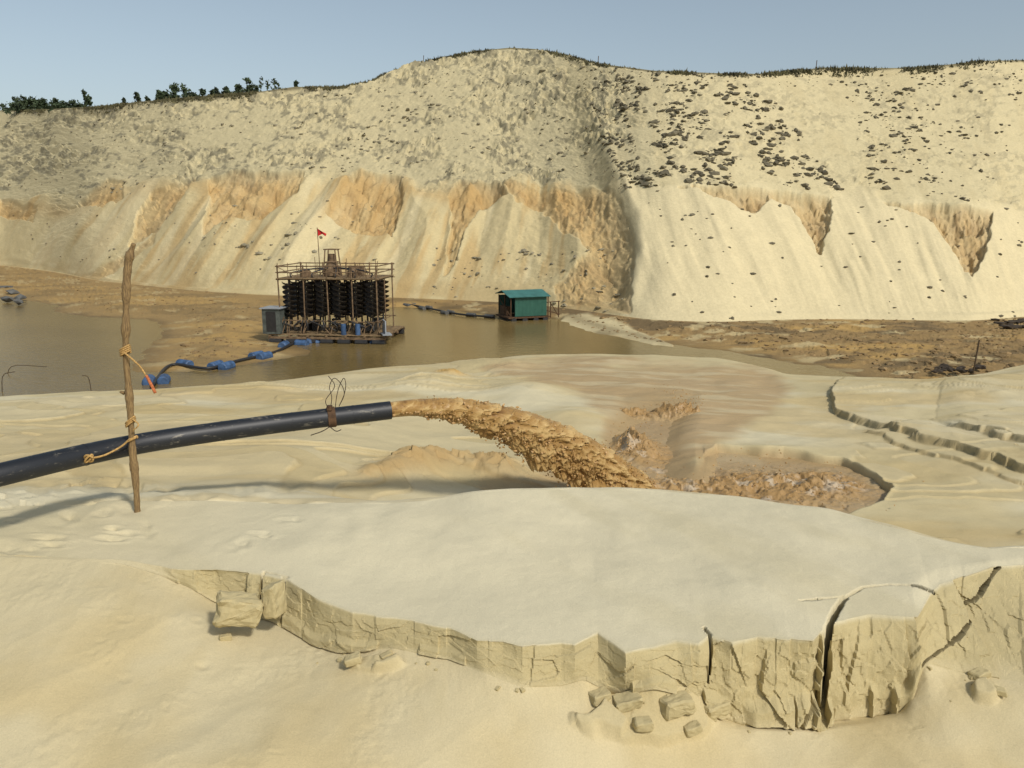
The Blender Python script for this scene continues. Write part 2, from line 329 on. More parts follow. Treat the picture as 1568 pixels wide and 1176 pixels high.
# ------------------------------------------------------------------ materials
def mat(name): m=bpy.data.materials.new(name); m.use_nodes=True; n=m.node_tree; b=n.nodes['Principled BSDF']; return m,n,b
def N(n,t,**k):
    o=n.nodes.new(t)
    for a,b in k.items(): setattr(o,a,b)
    return o
def terrain_mat(name,s1,s2,d1,d2,st,dry=.95,wetr=.3):
    m,n,b=mat(name); L=n.links.new
    a=N(n,'ShaderNodeAttribute',attribute_name='Col'); w=N(n,'ShaderNodeAttribute',attribute_name='Wet')
    tc=N(n,'ShaderNodeTexCoord')
    n1=N(n,'ShaderNodeTexNoise'); n1.inputs['Scale'].default_value=s1; n1.inputs['Detail'].default_value=8; n1.inputs['Roughness'].default_value=.6
    n2=N(n,'ShaderNodeTexNoise'); n2.inputs['Scale'].default_value=s2; n2.inputs['Detail'].default_value=6; n2.inputs['Roughness'].default_value=.7
    L(tc.outputs['Object'],n1.inputs['Vector']); L(tc.outputs['Object'],n2.inputs['Vector'])
    mr=N(n,'ShaderNodeMapRange'); mr.inputs[1].default_value=.25; mr.inputs[2].default_value=.75; mr.inputs[3].default_value=.88; mr.inputs[4].default_value=1.09
    L(n2.outputs['Fac'],mr.inputs[0])
    mx=N(n,'ShaderNodeVectorMath',operation='SCALE'); L(a.outputs['Color'],mx.inputs[0]); L(mr.outputs[0],mx.inputs['Scale'])
    L(mx.outputs[0],b.inputs['Base Color'])
    rr=N(n,'ShaderNodeMapRange'); rr.inputs[3].default_value=dry; rr.inputs[4].default_value=wetr; L(w.outputs['Fac'],rr.inputs[0]); L(rr.outputs[0],b.inputs['Roughness'])
    b.inputs['Specular IOR Level'].default_value=.25
    b1=N(n,'ShaderNodeBump'); b1.inputs['Strength'].default_value=st; b1.inputs['Distance'].default_value=d1; L(n1.outputs['Fac'],b1.inputs['Height'])
    b2=N(n,'ShaderNodeBump'); b2.inputs['Strength'].default_value=st; b2.inputs['Distance'].default_value=d2; L(n2.outputs['Fac'],b2.inputs['Height']); L(b1.outputs[0],b2.inputs['Normal'])
    L(b2.outputs[0],b.inputs['Normal']); return m
M_SAND=terrain_mat('sand',7,90,.012,.005,.7)
M_CLIFF=terrain_mat('cliff_sand',.9,5,.12,.06,.6)
M_MUD=terrain_mat('mud',1.5,9,.15,.05,.6)
def simple(name,c,rough=.7,metal=0,var=.25,scale=8,c2=None,bump=0.0,spec=.4):
    m,n,b=mat(name); L=n.links.new
    tc=N(n,'ShaderNodeTexCoord'); nz=N(n,'ShaderNodeTexNoise'); nz.inputs['Scale'].default_value=scale; nz.inputs['Detail'].default_value=6; L(tc.outputs['Object'],nz.inputs['Vector'])
    cr=N(n,'ShaderNodeValToRGB'); c=np.array(c); cc=np.array(c2) if c2 is not None else c*(1-var)
    cr.color_ramp.elements[0].position=.35; cr.color_ramp.elements[1].position=.65
    cr.color_ramp.elements[0].color=(*cc,1); cr.color_ramp.elements[1].color=(*(c*(1+var*.3)),1)
    L(nz.outputs['Fac'],cr.inputs[0]); L(cr.outputs[0],b.inputs['Base Color'])
    b.inputs['Roughness'].default_value=rough; b.inputs['Metallic'].default_value=metal; b.inputs['Specular IOR Level'].default_value=spec
    if bump: 
        bp=N(n,'ShaderNodeBump'); bp.inputs['Distance'].default_value=bump; bp.inputs['Strength'].default_value=.8; L(nz.outputs['Fac'],bp.inputs['Height']); L(bp.outputs[0],b.inputs['Normal'])
    return m
# ------------------------------------------------------------------ mesh helpers
def link(o,parent=None):
    bpy.context.scene.collection.objects.link(o)
    if parent is not None: o.parent=parent
    return o
def gridmesh(name,X,Y,Z,col=None,wet=None,mats=(),midx=None,flat=None):
    nr,nc=X.shape; me=bpy.data.meshes.new(name); nv=nr*nc
    me.vertices.add(nv); me.vertices.foreach_set('co',np.stack([X,Y,Z],-1).astype(np.float32).ravel())
    i=np.arange(nr-1)[:,None]*nc+np.arange(nc-1)[None]; f=np.stack([i,i+1,i+nc+1,i+nc],-1).reshape(-1,4)
    nf=len(f); me.loops.add(nf*4); me.polygons.add(nf)
    me.loops.foreach_set('vertex_index',f.astype(np.int32).ravel()); me.polygons.foreach_set('loop_start',(np.arange(nf)*4).astype(np.int32))
    try: me.polygons.foreach_set('loop_total',np.full(nf,4,np.int32))
    except Exception: pass
    sm=np.ones((nr-1,nc-1),bool)
    if flat is not None: sm[flat]=False
    me.polygons.foreach_set('use_smooth',sm.ravel())
    for m in mats: me.materials.append(m)
    if midx is not None: me.polygons.foreach_set('material_index',np.repeat(midx[:-1],nc-1).astype(np.int32))
    me.update(calc_edges=True)
    if col is not None:
        a=me.attributes.new('Col','FLOAT_COLOR','POINT'); a.data.foreach_set('color',np.concatenate([col.reshape(-1,3),np.ones((nv,1))],1).astype(np.float32).ravel())
    if wet is not None:
        a=me.attributes.new('Wet','FLOAT','POINT'); a.data.foreach_set('value',wet.astype(np.float32).ravel())
    return link(bpy.data.objects.new(name,me))
rc=sl['cliff'].start
mi=np.zeros(NR,int); mi[sl['flat']]=1
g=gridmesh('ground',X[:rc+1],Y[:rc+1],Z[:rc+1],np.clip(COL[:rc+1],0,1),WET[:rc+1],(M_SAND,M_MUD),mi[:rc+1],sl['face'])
c=gridmesh('sand_cliff',X[rc:],Y[rc:],Z[rc:],np.clip(COL[rc:],0,1),WET[rc:],(M_CLIFF,))
class MB:
    def __init__(s): s.v=[];s.f=[]
    def add(s,v,f):
        o=len(s.v); s.v+= [tuple(map(float,p)) for p in v]; s.f+=[tuple(i+o for i in q) for q in f]
    def box(s,c,d,rz=0,tilt=None):
        cx,cy,cz=c; hx,hy,hz=[q/2 for q in d]; ca,sa=math.cos(rz),math.sin(rz); vs=[]
        for dz in(-hz,hz):
            for dx,dy in((-hx,-hy),(hx,-hy),(hx,hy),(-hx,hy)): vs.append((cx+dx*ca-dy*sa,cy+dx*sa+dy*ca,cz+dz))
        s.add(vs,[(0,3,2,1),(4,5,6,7),(0,1,5,4),(1,2,6,5),(2,3,7,6),(3,0,4,7)])
    def tube(s,path,rad,n=8,cap=True):
        P=np.array(path,float); m=len(P); rad=np.broadcast_to(rad,(m,))
        tg=np.gradient(P,axis=0); tg/=np.linalg.norm(tg,axis=1)[:,None]+1e-9
        up=np.array([0,0,1.]) if abs(tg[0,2])<.8 else np.array([0,1.,0])
        a=up-tg[0]*(up@tg[0]); a/=np.linalg.norm(a); vs=[]
        an=np.linspace(0,2*math.pi,n,endpoint=False)
        for i in range(m):
            a=a-tg[i]*(a@tg[i]); a/=np.linalg.norm(a)+1e-9; b=np.cross(tg[i],a)
            for k in an: vs.append(P[i]+rad[i]*(a*math.cos(k)+b*math.sin(k)))
        fs=[(i*n+j,i*n+(j+1)%n,(i+1)*n+(j+1)%n,(i+1)*n+j) for i in range(m-1) for j in range(n)]
        if cap: fs+=[tuple(range(n))[::-1],tuple((m-1)*n+j for j in range(n))]
        s.add(vs,fs)
    def cyl(s,p,q,r,n=8): s.tube([p,q],r,n)
    def obj(s,name,m,parent=None,smooth=False,loc=None):
        me=bpy.data.meshes.new(name); me.from_pydata(s.v,[],s.f); me.materials.append(m)
        if smooth: me.polygons.foreach_set('use_smooth',[True]*len(me.polygons))
        me.update(); o=bpy.data.objects.new(name,me); link(o,parent); return o
def empty(name,loc=(0,0,0),rz=0,sc=1):
    e=bpy.data.objects.new(name,None); e.location=loc; e.rotation_euler=(0,0,rz); e.scale=(sc,)*3; e.empty_display_size=.3; return link(e)
def gz(x,y,rows=slice(0,None)):
    xx=X[rows];yy=Y[rows]; k=np.argmin((xx-x)**2+(yy-y)**2); return Z[rows].ravel()[k]
def smooth_path(P,n=40):
    P=np.array(P,float); m=len(P); out=[]
    P2=np.vstack([2*P[0]-P[1],P,2*P[-1]-P[-2]])
    for tt in np.linspace(0,m-1-1e-6,n):
        i=int(tt); f=tt-i; a,b,c_,e=P2[i],P2[i+1],P2[i+2],P2[i+3]
        out.append(.5*((2*b)+(-a+c_)*f+(2*a-5*b+4*c_-e)*f*f+(-a+3*b-3*c_+e)*f**3))
    return np.array(out)
# ------------------------------------------------------------------ clods
bm=bmesh.new(); bmesh.ops.create_icosphere(bm,subdivisions=1,radius=1); ICV=np.array([v.co[:] for v in bm.verts]); ICF=np.array([[v.index for v in f.verts] for f in bm.faces]); bm.free()
def clods(name,items,m):
    n=len(items); A=np.array(items); V_=np.repeat(ICV[None],n,0)
    V_*= (1+R.uniform(-.4,.4,(n,len(ICV),1)))
    sc=np.stack([A[:,3]*R.uniform(.7,1.6,n),A[:,3]*R.uniform(.6,1.1,n),A[:,3]*A[:,4]],-1); V_*=sc[:,None]
    an=R.uniform(0,6.28,n); ca,sa=np.cos(an)[:,None],np.sin(an)[:,None]
    V_=np.stack([V_[...,0]*ca-V_[...,1]*sa,V_[...,0]*sa+V_[...,1]*ca,V_[...,2]],-1)+A[:,None,:3]
    f=(ICF[None]+np.arange(n)[:,None,None]*len(ICV)).reshape(-1,3)
    me=bpy.data.meshes.new(name); me.from_pydata(V_.reshape(-1,3).tolist(),[],f.tolist()); me.materials.append(m); me.update()
    return link(bpy.data.objects.new(name,me))
cs=sl['cliff']; uc=U[cs];vc=V[cs];xc=X[cs];yc=Y[cs];zc=Z[cs]
def scatter(poly,n,smin,smax,thr=None,fs=20,seed=0,pw=2.5):
    d=sdpoly(uc,vc,poly,5); w=(d>0).astype(float)
    if thr is not None: w*=ss(thr,thr+.25,fbm((uc-.4*vc)/fs,vc/(fs*.6),3,seed))
    idx=np.flatnonzero(w.ravel()>.02); p=w.ravel()[idx]; p/=p.sum()
    k=R.choice(idx,n,p=p); out=[]
    for i in k:
        sz=smin+(smax-smin)*R.random()**pw
        out.append((xc.ravel()[i],yc.ravel()[i],zc.ravel()[i]+sz*.08,sz,R.uniform(.4,.75)))
    return out
it=[]
it+=scatter([(905,105),(1060,110),(1180,140),(1290,292),(1040,284),(960,290),(915,200)],1150,.05,.34,0.0,24,201,1.9)
it+=scatter([(905,150),(960,160),(985,280),(945,290),(915,220)],180,.06,.30,-.1,20,210,2)
it+=scatter([(900,105),(1568,105),(1568,130),(900,135)],170,.06,.28)
it+=scatter([(1290,130),(1400,130),(1430,295),(1330,290)],260,.05,.28,-.1,20,203,2)
it+=scatter([(1400,105),(1568,100),(1568,200),(1500,310),(1420,300)],150,.06,.26,-.1,22,204,2)
it+=scatter([(985,290),(1568,310),(1568,490),(985,490)],90,.08,.22)
M_CLOD=simple('dark_clod',lin(110,103,82),.95,0,.35,1.2)
clods('dark_clods',it,M_CLOD)
it=[]
it+=scatter([(0,170),(600,110),(900,90),(930,270),(500,280),(0,310)],700,.06,.28,0.05,22,205,3)
it+=scatter([(560,100),(900,90),(940,270),(600,250)],200,.06,.28,0.0,14,206,3)
it+=scatter([(330,340),(500,340),(480,400),(320,400)],60,.06,.3,0.0,14,207)
it+=scatter([(660,380),(960,380),(960,480),(660,455)],110,.06,.25,0.0,14,208)
it+=scatter([(0,300),(600,300),(600,440),(0,400)],100,.06,.22,0.0,14,209)
it+=scatter([(520,215),(640,160),(650,175),(560,235)],40,.12,.4,None)
clods('grey_clods',it,simple('grey_clod',lin(140,132,108),.95,0,.35,1.2))
fsl=sl['flat']; fx=X[fsl].ravel();fy=Y[fsl].ravel();fz=Z[fsl].ravel();fu=U[fsl].ravel();fv=V[fsl].ravel()
ok=np.flatnonzero((fz>.08)&(fu>-50)&(fu<1650)&(fv<580)); kk_=R.choice(ok,1500)
clods('mud_lumps',[(fx[i],fy[i],fz[i],R.uniform(.04,.12)+.15*R.random()**6,.45) for i in kk_],simple('mud_lump',lin(140,116,78),.9,0,.4,2))
# ------------------------------------------------------------------ water
m,n,b=mat('muddy_water'); L=n.links.new
tc=N(n,'ShaderNodeTexCoord'); nz=N(n,'ShaderNodeTexNoise'); nz.inputs['Scale'].default_value=.12; nz.inputs['Detail'].default_value=4; L(tc.outputs['Object'],nz.inputs['Vector'])
cr=N(n,'ShaderNodeValToRGB'); cr.color_ramp.elements[0].position=.3; cr.color_ramp.elements[1].position=.7
cr.color_ramp.elements[0].color=(*lin(106,90,54),1); cr.color_ramp.elements[1].color=(*lin(122,104,64),1); L(nz.outputs['Fac'],cr.inputs[0]); L(cr.outputs[0],b.inputs['Base Color'])
b.inputs['Roughness'].default_value=.2; b.inputs['IOR'].default_value=1.33; b.inputs['Specular IOR Level'].default_value=.3
n2=N(n,'ShaderNodeTexNoise'); n2.inputs['Scale'].default_value=3; n2.inputs['Detail'].default_value=5; L(tc.outputs['Object'],n2.inputs['Vector'])
bp=N(n,'ShaderNodeBump'); bp.inputs['Distance'].default_value=.035; bp.inputs['Strength'].default_value=.7; L(n2.outputs['Fac'],bp.inputs['Height']); L(bp.outputs[0],b.inputs['Normal'])
wx,wy=np.meshgrid(np.linspace(-190,60,30),np.linspace(20,140,20)); gridmesh('pond_water',wx,wy,np.zeros_like(wx),mats=(m,))
# ------------------------------------------------------------------ slurry pool
px,py=np.meshgrid(np.linspace(-1.6,6.2,560),np.linspace(8.7,19.5,600)); pz=3.0-.0405*(py-8.7)-.17
foam=np.zeros(px.shape); amp=np.full(px.shape,.008)
def spl(u0,v0,rx,ry,a,h):
    global amp,pz,foam
    w=at_z(u0,v0,2.78); g=np.exp(-((px-w[0])/rx)**2-((py-w[1])/ry)**2); amp=amp+a*g; pz=pz+h*g; foam=foam+g
spl(1190,745,1.1,.8,.11,.06); spl(1040,752,.8,.6,.09,.03); spl(950,752,.6,.5,.13,.1); spl(1270,735,.5,.5,.06,.02)
spl(968,680,.34,.7,.18,.30); spl(1045,622,.5,.3,.20,.24); spl(965,622,.6,.3,.14,.12); spl(1010,690,.6,1.2,.02,.0)
pz+=amp*(.75*ridged(px*3.2,py*3.2,4,301,.55)+.4*fbm(px*9,py*9,3,302)+.3*facet(px*5,py*5,306))
fc=ss(.25,.6,foam*.5+.6*fbm(px*2.4,py*4,4,303))
SL=lin(184,157,114,K); col=np.broadcast_to(SL,px.shape+(3,)).copy()
col=lerp(col,lin(200,179,138,K),ss(0,.4,fbm(px*.8,py*.6,3,304))*.6); col=lerp(col,lin(172,136,84,K),ss(.15,.8,foam)*.7)
whit=ss(15.,12.,py)
col=lerp(col,lin(208,194,170,K),fc*whit*ss(.1,.4,foam)*ss(.1,.45,fbm(px*5,py*7,4,305))*.7)
M_SL=terrain_mat('slurry',10,50,.012,.004,.5,.8,.28); gridmesh('slurry_pool',px,py,pz,col,np.full(px.shape,.8),(M_SL,))
# ------------------------------------------------------------------ pipe
pipe=empty('slurry_pipe')
pp=smooth_path([at_y(-700,905,4.4),at_y(-300,803,5.4),at_y(0,727,6.35),at_y(205,681,7.34),at_y(400,652,7.95),at_y(598,628,8.4)],120)
M_PIPE,n,b=mat('black_polyethylene'); L=n.links.new
tc=N(n,'ShaderNodeTexCoord'); mp=N(n,'ShaderNodeMapping'); mp.inputs['Scale'].default_value=(1,1,4); L(tc.outputs['Object'],mp.inputs[0])
nz=N(n,'ShaderNodeTexNoise'); nz.inputs['Scale'].default_value=6; nz.inputs['Detail'].default_value=9; nz.inputs['Roughness'].default_value=.78; L(mp.outputs[0],nz.inputs['Vector'])
cr=N(n,'ShaderNodeValToRGB'); cr.color_ramp.elements[0].position=.57; cr.color_ramp.elements[1].position=.66
cr.color_ramp.elements[0].color=(.012,.014,.018,1); cr.color_ramp.elements[1].color=(.20,.18,.14,1); L(nz.outputs['Fac'],cr.inputs[0]); L(cr.outputs[0],b.inputs['Base Color']); b.inputs['Roughness'].default_value=.48
mb=MB(); mb.tube(pp,.098,32,cap=False)
d=pp[-1]-pp[-2]; d/=np.linalg.norm(d); mb.tube([pp[-1]-d*.0005,pp[-1]-d*.4],[.088,.088],32,cap=False)
mb.obj('pipe_wall',M_PIPE,pipe,True)
mb=MB()
for k in (62,88,101,112):
    dd=pp[k+1]-pp[k]; dd/=np.linalg.norm(dd); mb.tube([pp[k]-dd*.006,pp[k]+dd*.006],.1005,28)
mb.obj('weld_beads',M_PIPE,pipe)
M_RUST=simple('rusty_steel',lin(96,72,50),.85,.2,.5,10,bump=.004)
M_WIRE=simple('wire',lin(62,50,42),.6,.3)
cpos=at_y(505,640,8.17); k=np.argmin(np.linalg.norm(pp-cpos,axis=1)); cpt=pp[k]; dd=pp[k+1]-pp[k]; dd/=np.linalg.norm(dd)
mb=MB(); mb.tube([cpt-dd*.04,cpt+dd*.04],.108,28); mb.box(cpt+np.array([0,-.06,.115]),(.05,.05,.05)); mb.obj('clamp',M_RUST,pipe)
mb=MB()
for off in(0,.05):
    mb.tube(smooth_path([cpt+(off,-.02,.1),cpt+(off+.02,-.03,.22),cpt+(.0+off*2,-.02,.33),cpt+(.05+off*2,-.02,.42),cpt+(.12+off,-.02,.36),cpt+(.15,-.02,.25),cpt+(.09,-.02,.12)],30),.004,5)
mb.tube(smooth_path([cpt+(.0,-.08,.1),cpt+(-.03,-.09,.2),cpt+(.06,-.05,.34),cpt+(.0,-.05,.45)],20),.004,5)
mb.tube(smooth_path([cpt+(.0,-.09,-.08),cpt+(-.07,-.12,-.12),cpt+(-.2,-.1,-.17)],20),.005,5)
mb.tube(smooth_path([cpt+(.0,-.09,-.08),cpt+(.07,-.12,-.12),cpt+(.12,-.1,-.11)],20),.005,5)
mb.obj('wire_loops',M_WIRE,pipe)
# ------------------------------------------------------------------ slurry jet
p0=pp[-1]-d*.05; p1=at_z(985,752,2.74)
NL,NA=440,180
tl=np.linspace(0,1,NL)
path=p0[None]+(p1-p0)[None]*tl[:,None]; path[:,2]=p0[2]+(p1[2]-p0[2])*(.05*tl+.95*tl**1.9)
tg=np.gradient(path,axis=0); tg/=np.linalg.norm(tg,axis=1)[:,None]
side=np.cross(tg,[0,0,1]); side/=np.linalg.norm(side,axis=1)[:,None]; upv=np.cross(side,tg)
an=np.linspace(0,2*np.pi,NA)
ru=.084+.085*tl**.8; rd=.082+.36*ss(.05,.7,tl); rs=.084+.16*tl
A,TL=np.meshgrid(an,tl)
dist=TL*3.6
cx=np.cos(A)*rs[:,None]; sy=np.sin(A); sy=np.where(sy>0,sy*ru[:,None],sy*rd[:,None])
ampj=ss(.0,.20,TL)*(.45+.6*TL)
ph=dist*6-sy*9+.6*fbm(dist*3,sy*5,2,406)
lump=ridged(ph,cx*8+sy*12+70,2,402,.5)
lump2=ridged(dist*15-sy*9,sy*22+cx*9+30,3,405,.55)
nz_=.55*lump+.45*lump2
ragged=ss(.2,1,-np.sin(A))*ss(.05,.3,TL)
fac=1+ampj*.40*nz_+ragged*.45*fbm(dist*9,A*0+2,4,407)
ext=ampj*.03*fbm(dist*16,A*3,4,403)
JP=path[:,None]+side[:,None]*(cx*fac)[...,None]+upv[:,None]*(sy*fac+ext)[...,None]+tg[:,None]*(ampj*.11*lump+.03*ampj*lump2)[...,None]
JP[:,-1]=JP[:,0]
jc=np.broadcast_to(lin(170,134,80,.8),JP.shape).copy(); jc=lerp(jc,lin(204,174,118,.88),ss(.1,.7,nz_)*.85); jc=lerp(jc,lin(118,84,46,.75),ss(-.0,-.5,nz_)*.8)  # crests paler, hollows darker: shadows between lumps put into the colour
jet=gridmesh('slurry_jet',JP[...,0],JP[...,1],JP[...,2],jc,np.full(jc.shape[:2],.9),(terrain_mat('slurry_stream',14,60,.012,.004,.6,.8,.2),))
dr=[]
for _ in range(2600):
    i=int(NL*(R.random()**.7)*.999); a=R.uniform(3.3,6.1) if R.random()<.85 else R.uniform(0,6.28); rr=(.9+abs(R.normal())*.17)*(rd[i] if math.sin(a)<0 else ru[i]*1.1)
    p=path[i]+side[i]*math.cos(a)*rs[i]*1.2+upv[i]*math.sin(a)*rr*(1 if tl[i]>.1 else .7); dr.append((*p,R.uniform(.004,.012)+.014*R.random()**4,.8))
for u0,v0,r,h,nn in((970,690,.3,.4,200),(1045,625,.4,.35,150),(960,745,.5,.25,160),(1190,745,1.1,.16,220)):
    w=at_z(u0,v0,2.8)
    for _ in range(nn): dr.append((w[0]+R.normal()*r*.6,w[1]+R.normal()*r*.6,w[2]+abs(R.normal())*h*.55,R.uniform(.005,.015),.8))
clods('slurry_droplets',dr,simple('slurry_drop',lin(178,142,90),.4,0,.2))
# ------------------------------------------------------------------ wooden pole
pole=empty('wooden_pole')
yb=7.15; pl=smooth_path([at_y(211,792,yb),at_y(208,740,yb),at_y(203,690,yb),at_y(199,620,yb),at_y(193,545,yb),at_y(193,480,yb),at_y(194,430,yb),at_y(198,395,yb),at_y(205,373,yb)],90)
gzb=gz(pl[0][0],yb); 
pl=np.vstack([[pl[0][0]+.01,yb,gzb-.2],[pl[0][0],yb,min(gzb-.03,pl[0][2]-.02)],pl])
rr=.031+.010*fbm(np.arange(len(pl))*.22,np.zeros(len(pl)),3,500); rr[-8:]*=np.linspace(1,.6,8)
for kx in (18,37,52,66,80): rr[kx:kx+3]+=.006
mb=MB(); mb.tube(pl,rr,14)
mb.tube([at_y(197,425,yb),at_y(192,402,yb),at_y(194,385,yb)],[.02,.014,.008],8)
mb.tube([at_y(190,602,yb),at_y(184,600,yb-.03)],[.018,.010],7); mb.tube([at_y(196,452,yb),at_y(186,448,yb-.03)],[.016,.010],7)
M_WOOD,n,b=mat('weathered_wood'); L=n.links.new
tc=N(n,'ShaderNodeTexCoord'); mp=N(n,'ShaderNodeMapping'); mp.inputs['Scale'].default_value=(30,30,2.5); L(tc.outputs['Object'],mp.inputs[0]); nz=N(n,'ShaderNodeTexNoise'); nz.inputs['Detail'].default_value=7; L(mp.outputs[0],nz.inputs['Vector'])
cr=N(n,'ShaderNodeValToRGB'); cr.color_ramp.elements[0].position=.3; cr.color_ramp.elements[1].position=.7; cr.color_ramp.elements[0].color=(*lin(88,68,44),1); cr.color_ramp.elements[1].color=(*lin(156,130,86),1); L(nz.outputs['Fac'],cr.inputs[0]); L(cr.outputs[0],b.inputs['Base Color'])
bp=N(n,'ShaderNodeBump'); bp.inputs['Distance'].default_value=.006; L(nz.outputs['Fac'],bp.inputs['Height']); L(bp.outputs[0],b.inputs['Normal']); b.inputs['Roughness'].default_value=.85
mb.obj('stake',M_WOOD,pole,True)
M_ROPE=simple('straw_rope',lin(186,150,92),.9,0,.4,60); M_ROPER=simple('red_rope',lin(190,110,66),.9,0,.4,60)
mb=MB()
def coil(u0,v0,n=3,r=.045,h=.05,tilt=.02):
    c_=at_y(u0,v0,yb); an=np.linspace(0,2*math.pi*n,28*n); mb.tube([c_+(r*math.cos(q_),r*math.sin(q_),(q_/an[-1]-.5)*h+tilt*math.cos(q_)) for q_ in an],.008,6)
coil(192,537,4,.044,.07); coil(200,646,3,.042,.05,.03); coil(203,672,2,.042,.02,.02)
mb.tube(smooth_path([at_y(184,535,yb-.03),at_y(200,548,yb-.06),at_y(215,562,yb-.05),at_y(226,580,yb-.05),at_y(236,600,yb-.05)],25),.009,6)
mb.tube(smooth_path([at_y(199,672,yb-.03),at_y(185,684,yb-.05),at_y(160,697,7.0),at_y(138,702,6.9)],25),.009,6)
kc=at_y(136,702,6.88)
for q_ in range(3): 
    an=np.linspace(0,6.3,20); mb.tube([kc+(.035*math.cos(w_),.02*math.sin(w_)*(q_-1),.035*math.sin(w_+q_)) for w_ in an],.010,6)
mb.tube(smooth_path([at_y(200,640,yb-.03),at_y(212,650,yb-.05),at_y(203,660,yb-.05)],12),.007,6)
mb.obj('rope',M_ROPE,pole,True)
mb=MB(); mb.tube(smooth_path([at_y(224,575,yb-.055),at_y(232,590,yb-.06),at_y(238,602,yb-.06)],14),.014,7); mb.obj('rope_end',M_ROPER,pole,True)
# ------------------------------------------------------------------ broken sand blocks (angular)
SBM=MB()
def chunk(c_,sx,sy_,sz,rz,tilt=0,seed=0,n=13):
    # block = cube with jittered corners, chamfered and eroded
    r=np.random.default_rng(seed); P=np.array([(a,b,c) for a in(-1,1) for b in(-1,1) for c in(-1,1)],float)*r.uniform(.68,1.05,(8,3)); P=P*np.array([sx,sy_,sz])/2
    ca,sa=math.cos(tilt),math.sin(tilt); P=np.stack([P[:,0]*ca-P[:,2]*sa,P[:,1],P[:,0]*sa+P[:,2]*ca],-1)
    ca,sa=math.cos(rz),math.sin(rz); P=np.stack([P[:,0]*ca-P[:,1]*sa,P[:,0]*sa+P[:,1]*ca,P[:,2]],-1)
    b_=bmesh.new(); [b_.verts.new(p) for p in P]; bmesh.ops.convex_hull(b_,input=b_.verts[:])
    bmesh.ops.bevel(b_,geom=b_.edges[:],offset=min(sx,sz)*.09,segments=1,affect='EDGES')
    bmesh.ops.triangulate(b_,faces=b_.faces[:]); bmesh.ops.subdivide_edges(b_,edges=b_.edges[:],cuts=3,use_grid_fill=True)
    b_.verts.index_update(); vs=np.array([v.co[:] for v in b_.verts]); s_=.020*min(sx,sz)/.2
    vs+= s_*np.stack([fbm(vs[:,1]*22,vs[:,2]*22,3,seed),fbm(vs[:,0]*22,vs[:,2]*22,3,seed+1),fbm(vs[:,0]*22,vs[:,1]*22,3,seed+2)],-1)
    SBM.add(vs+np.array(c_),[[v.index for v in f.verts] for f in b_.faces]); b_.free()
def ground_at(uu,vv,nm='apron'):
    a_=sl[nm]; k=np.argmin((U[a_]-uu)**2+(V[a_]-vv)**2); return np.array([X[a_].ravel()[k],Y[a_].ravel()[k],Z[a_].ravel()[k]])
chunk(at_y(362,933,5.38),.36,.24,.22,.25,-.22,11); chunk(at_y(420,920,5.46),.13,.18,.27,-.3,.12,12)
for i,(uu,vv,s_) in enumerate(((960,1078,.13),(1035,1082,.15),(1092,1088,.14),(918,1070,.10),(1060,1118,.08),(985,1112,.09),(540,1012,.08),(592,1006,.06),(1500,1035,.09),(1530,1060,.06),(345,978,.06))):
    p=ground_at(uu,vv); chunk(p+(0,0,s_*.12),s_*1.5,s_*1.1,s_*.8,R.uniform(-.5,.5),R.uniform(-.35,.35),20+i)
for i in range(30):
    uu=R.choice([560,1510,940,1010,1080,370,700,1200])+R.normal()*45; vv=np.interp(uu,[f_[0] for f_ in footuv],[f_[1] for f_ in footuv])+abs(R.normal())*14+3
    s_=R.uniform(.010,.03); p=ground_at(uu,vv); chunk(p+(0,0,s_*.05),s_*1.4,s_,s_*.8,R.uniform(0,3),R.uniform(-.5,.5),80+i)
M_BLK=simple('damp_sand',FACE,.95,0,.08,40,bump=.006); SBM.obj('sand_blocks',M_BLK,None,False)
# ------------------------------------------------------------------ separator rig
M_DARK=simple('spiral_trough',lin(82,76,69),.6,0,.4,6); M_DK2=simple('hose',lin(46,45,44),.5); M_BLUE=simple('blue_barrel',lin(66,94,130),.6,0,.45,4)
M_PLANK=simple('plank',lin(136,114,82),.9,0,.4,5); M_GREY=simple('grey_sheet',lin(150,155,158),.6,0,.2,3); M_STEEL=simple('brown_steel',lin(124,102,76),.8,.1,.5,5)
M_RED=simple('red_cloth',lin(190,34,34),.8,0,.1)
wr=at_z(520,517,0.0); rig=empty('spiral_separator_rig',wr,math.radians(-6))
mb=MB(); fr=MB(); sp_=MB(); hs=MB(); bl=MB(); pk=MB(); dk_=MB()
HX,HY=2.75,1.7
for y_ in(-HY-.5,-.6,.6,HY+.5): fr.box((0,y_,.28),(6.6,.12,.12))
for x_ in np.linspace(-3.2,3.2,7): fr.box((x_,0,.37),(.1,4.6,.07))
for i in range(11): pk.box((R.uniform(-.1,.1),-2.0+i*.4,.43),(6.5,.3,.04))
for x_ in np.linspace(-2.9,2.9,7): 
    for y_ in(-2.1,2.1): dk_.tube([(x_-.35,y_,.06),(x_-.33,y_,.06),(x_+.33,y_,.06),(x_+.35,y_,.06)],[.2,.24,.24,.2],12)
for x_ in np.linspace(-HX,HX,5):
    for y_ in(-HY,0,HY):
        fr.cyl((x_,y_,.4),(x_+R.uniform(-.05,.05),y_,3.45+(.75 if abs(y_)>1 else 0)),.04,6)
for z_ in(1.15,3.4,3.8,4.15):
    for y_ in(-HY,HY): fr.cyl((-HX-.15,y_,z_+R.uniform(-.05,.05)),(HX+.15,y_,z_+R.uniform(-.05,.05)),.032,6)
    for x_ in(-HX,HX): fr.cyl((x_,-HY-.1,z_),(x_,HY+.1,z_),.03,6)
for x_ in np.linspace(-HX,HX,11): fr.cyl((x_,-HY-.03,3.4),(x_+R.uniform(-.1,.1),-HY-.03,4.1+R.uniform(-.1,.35)),.02,5)
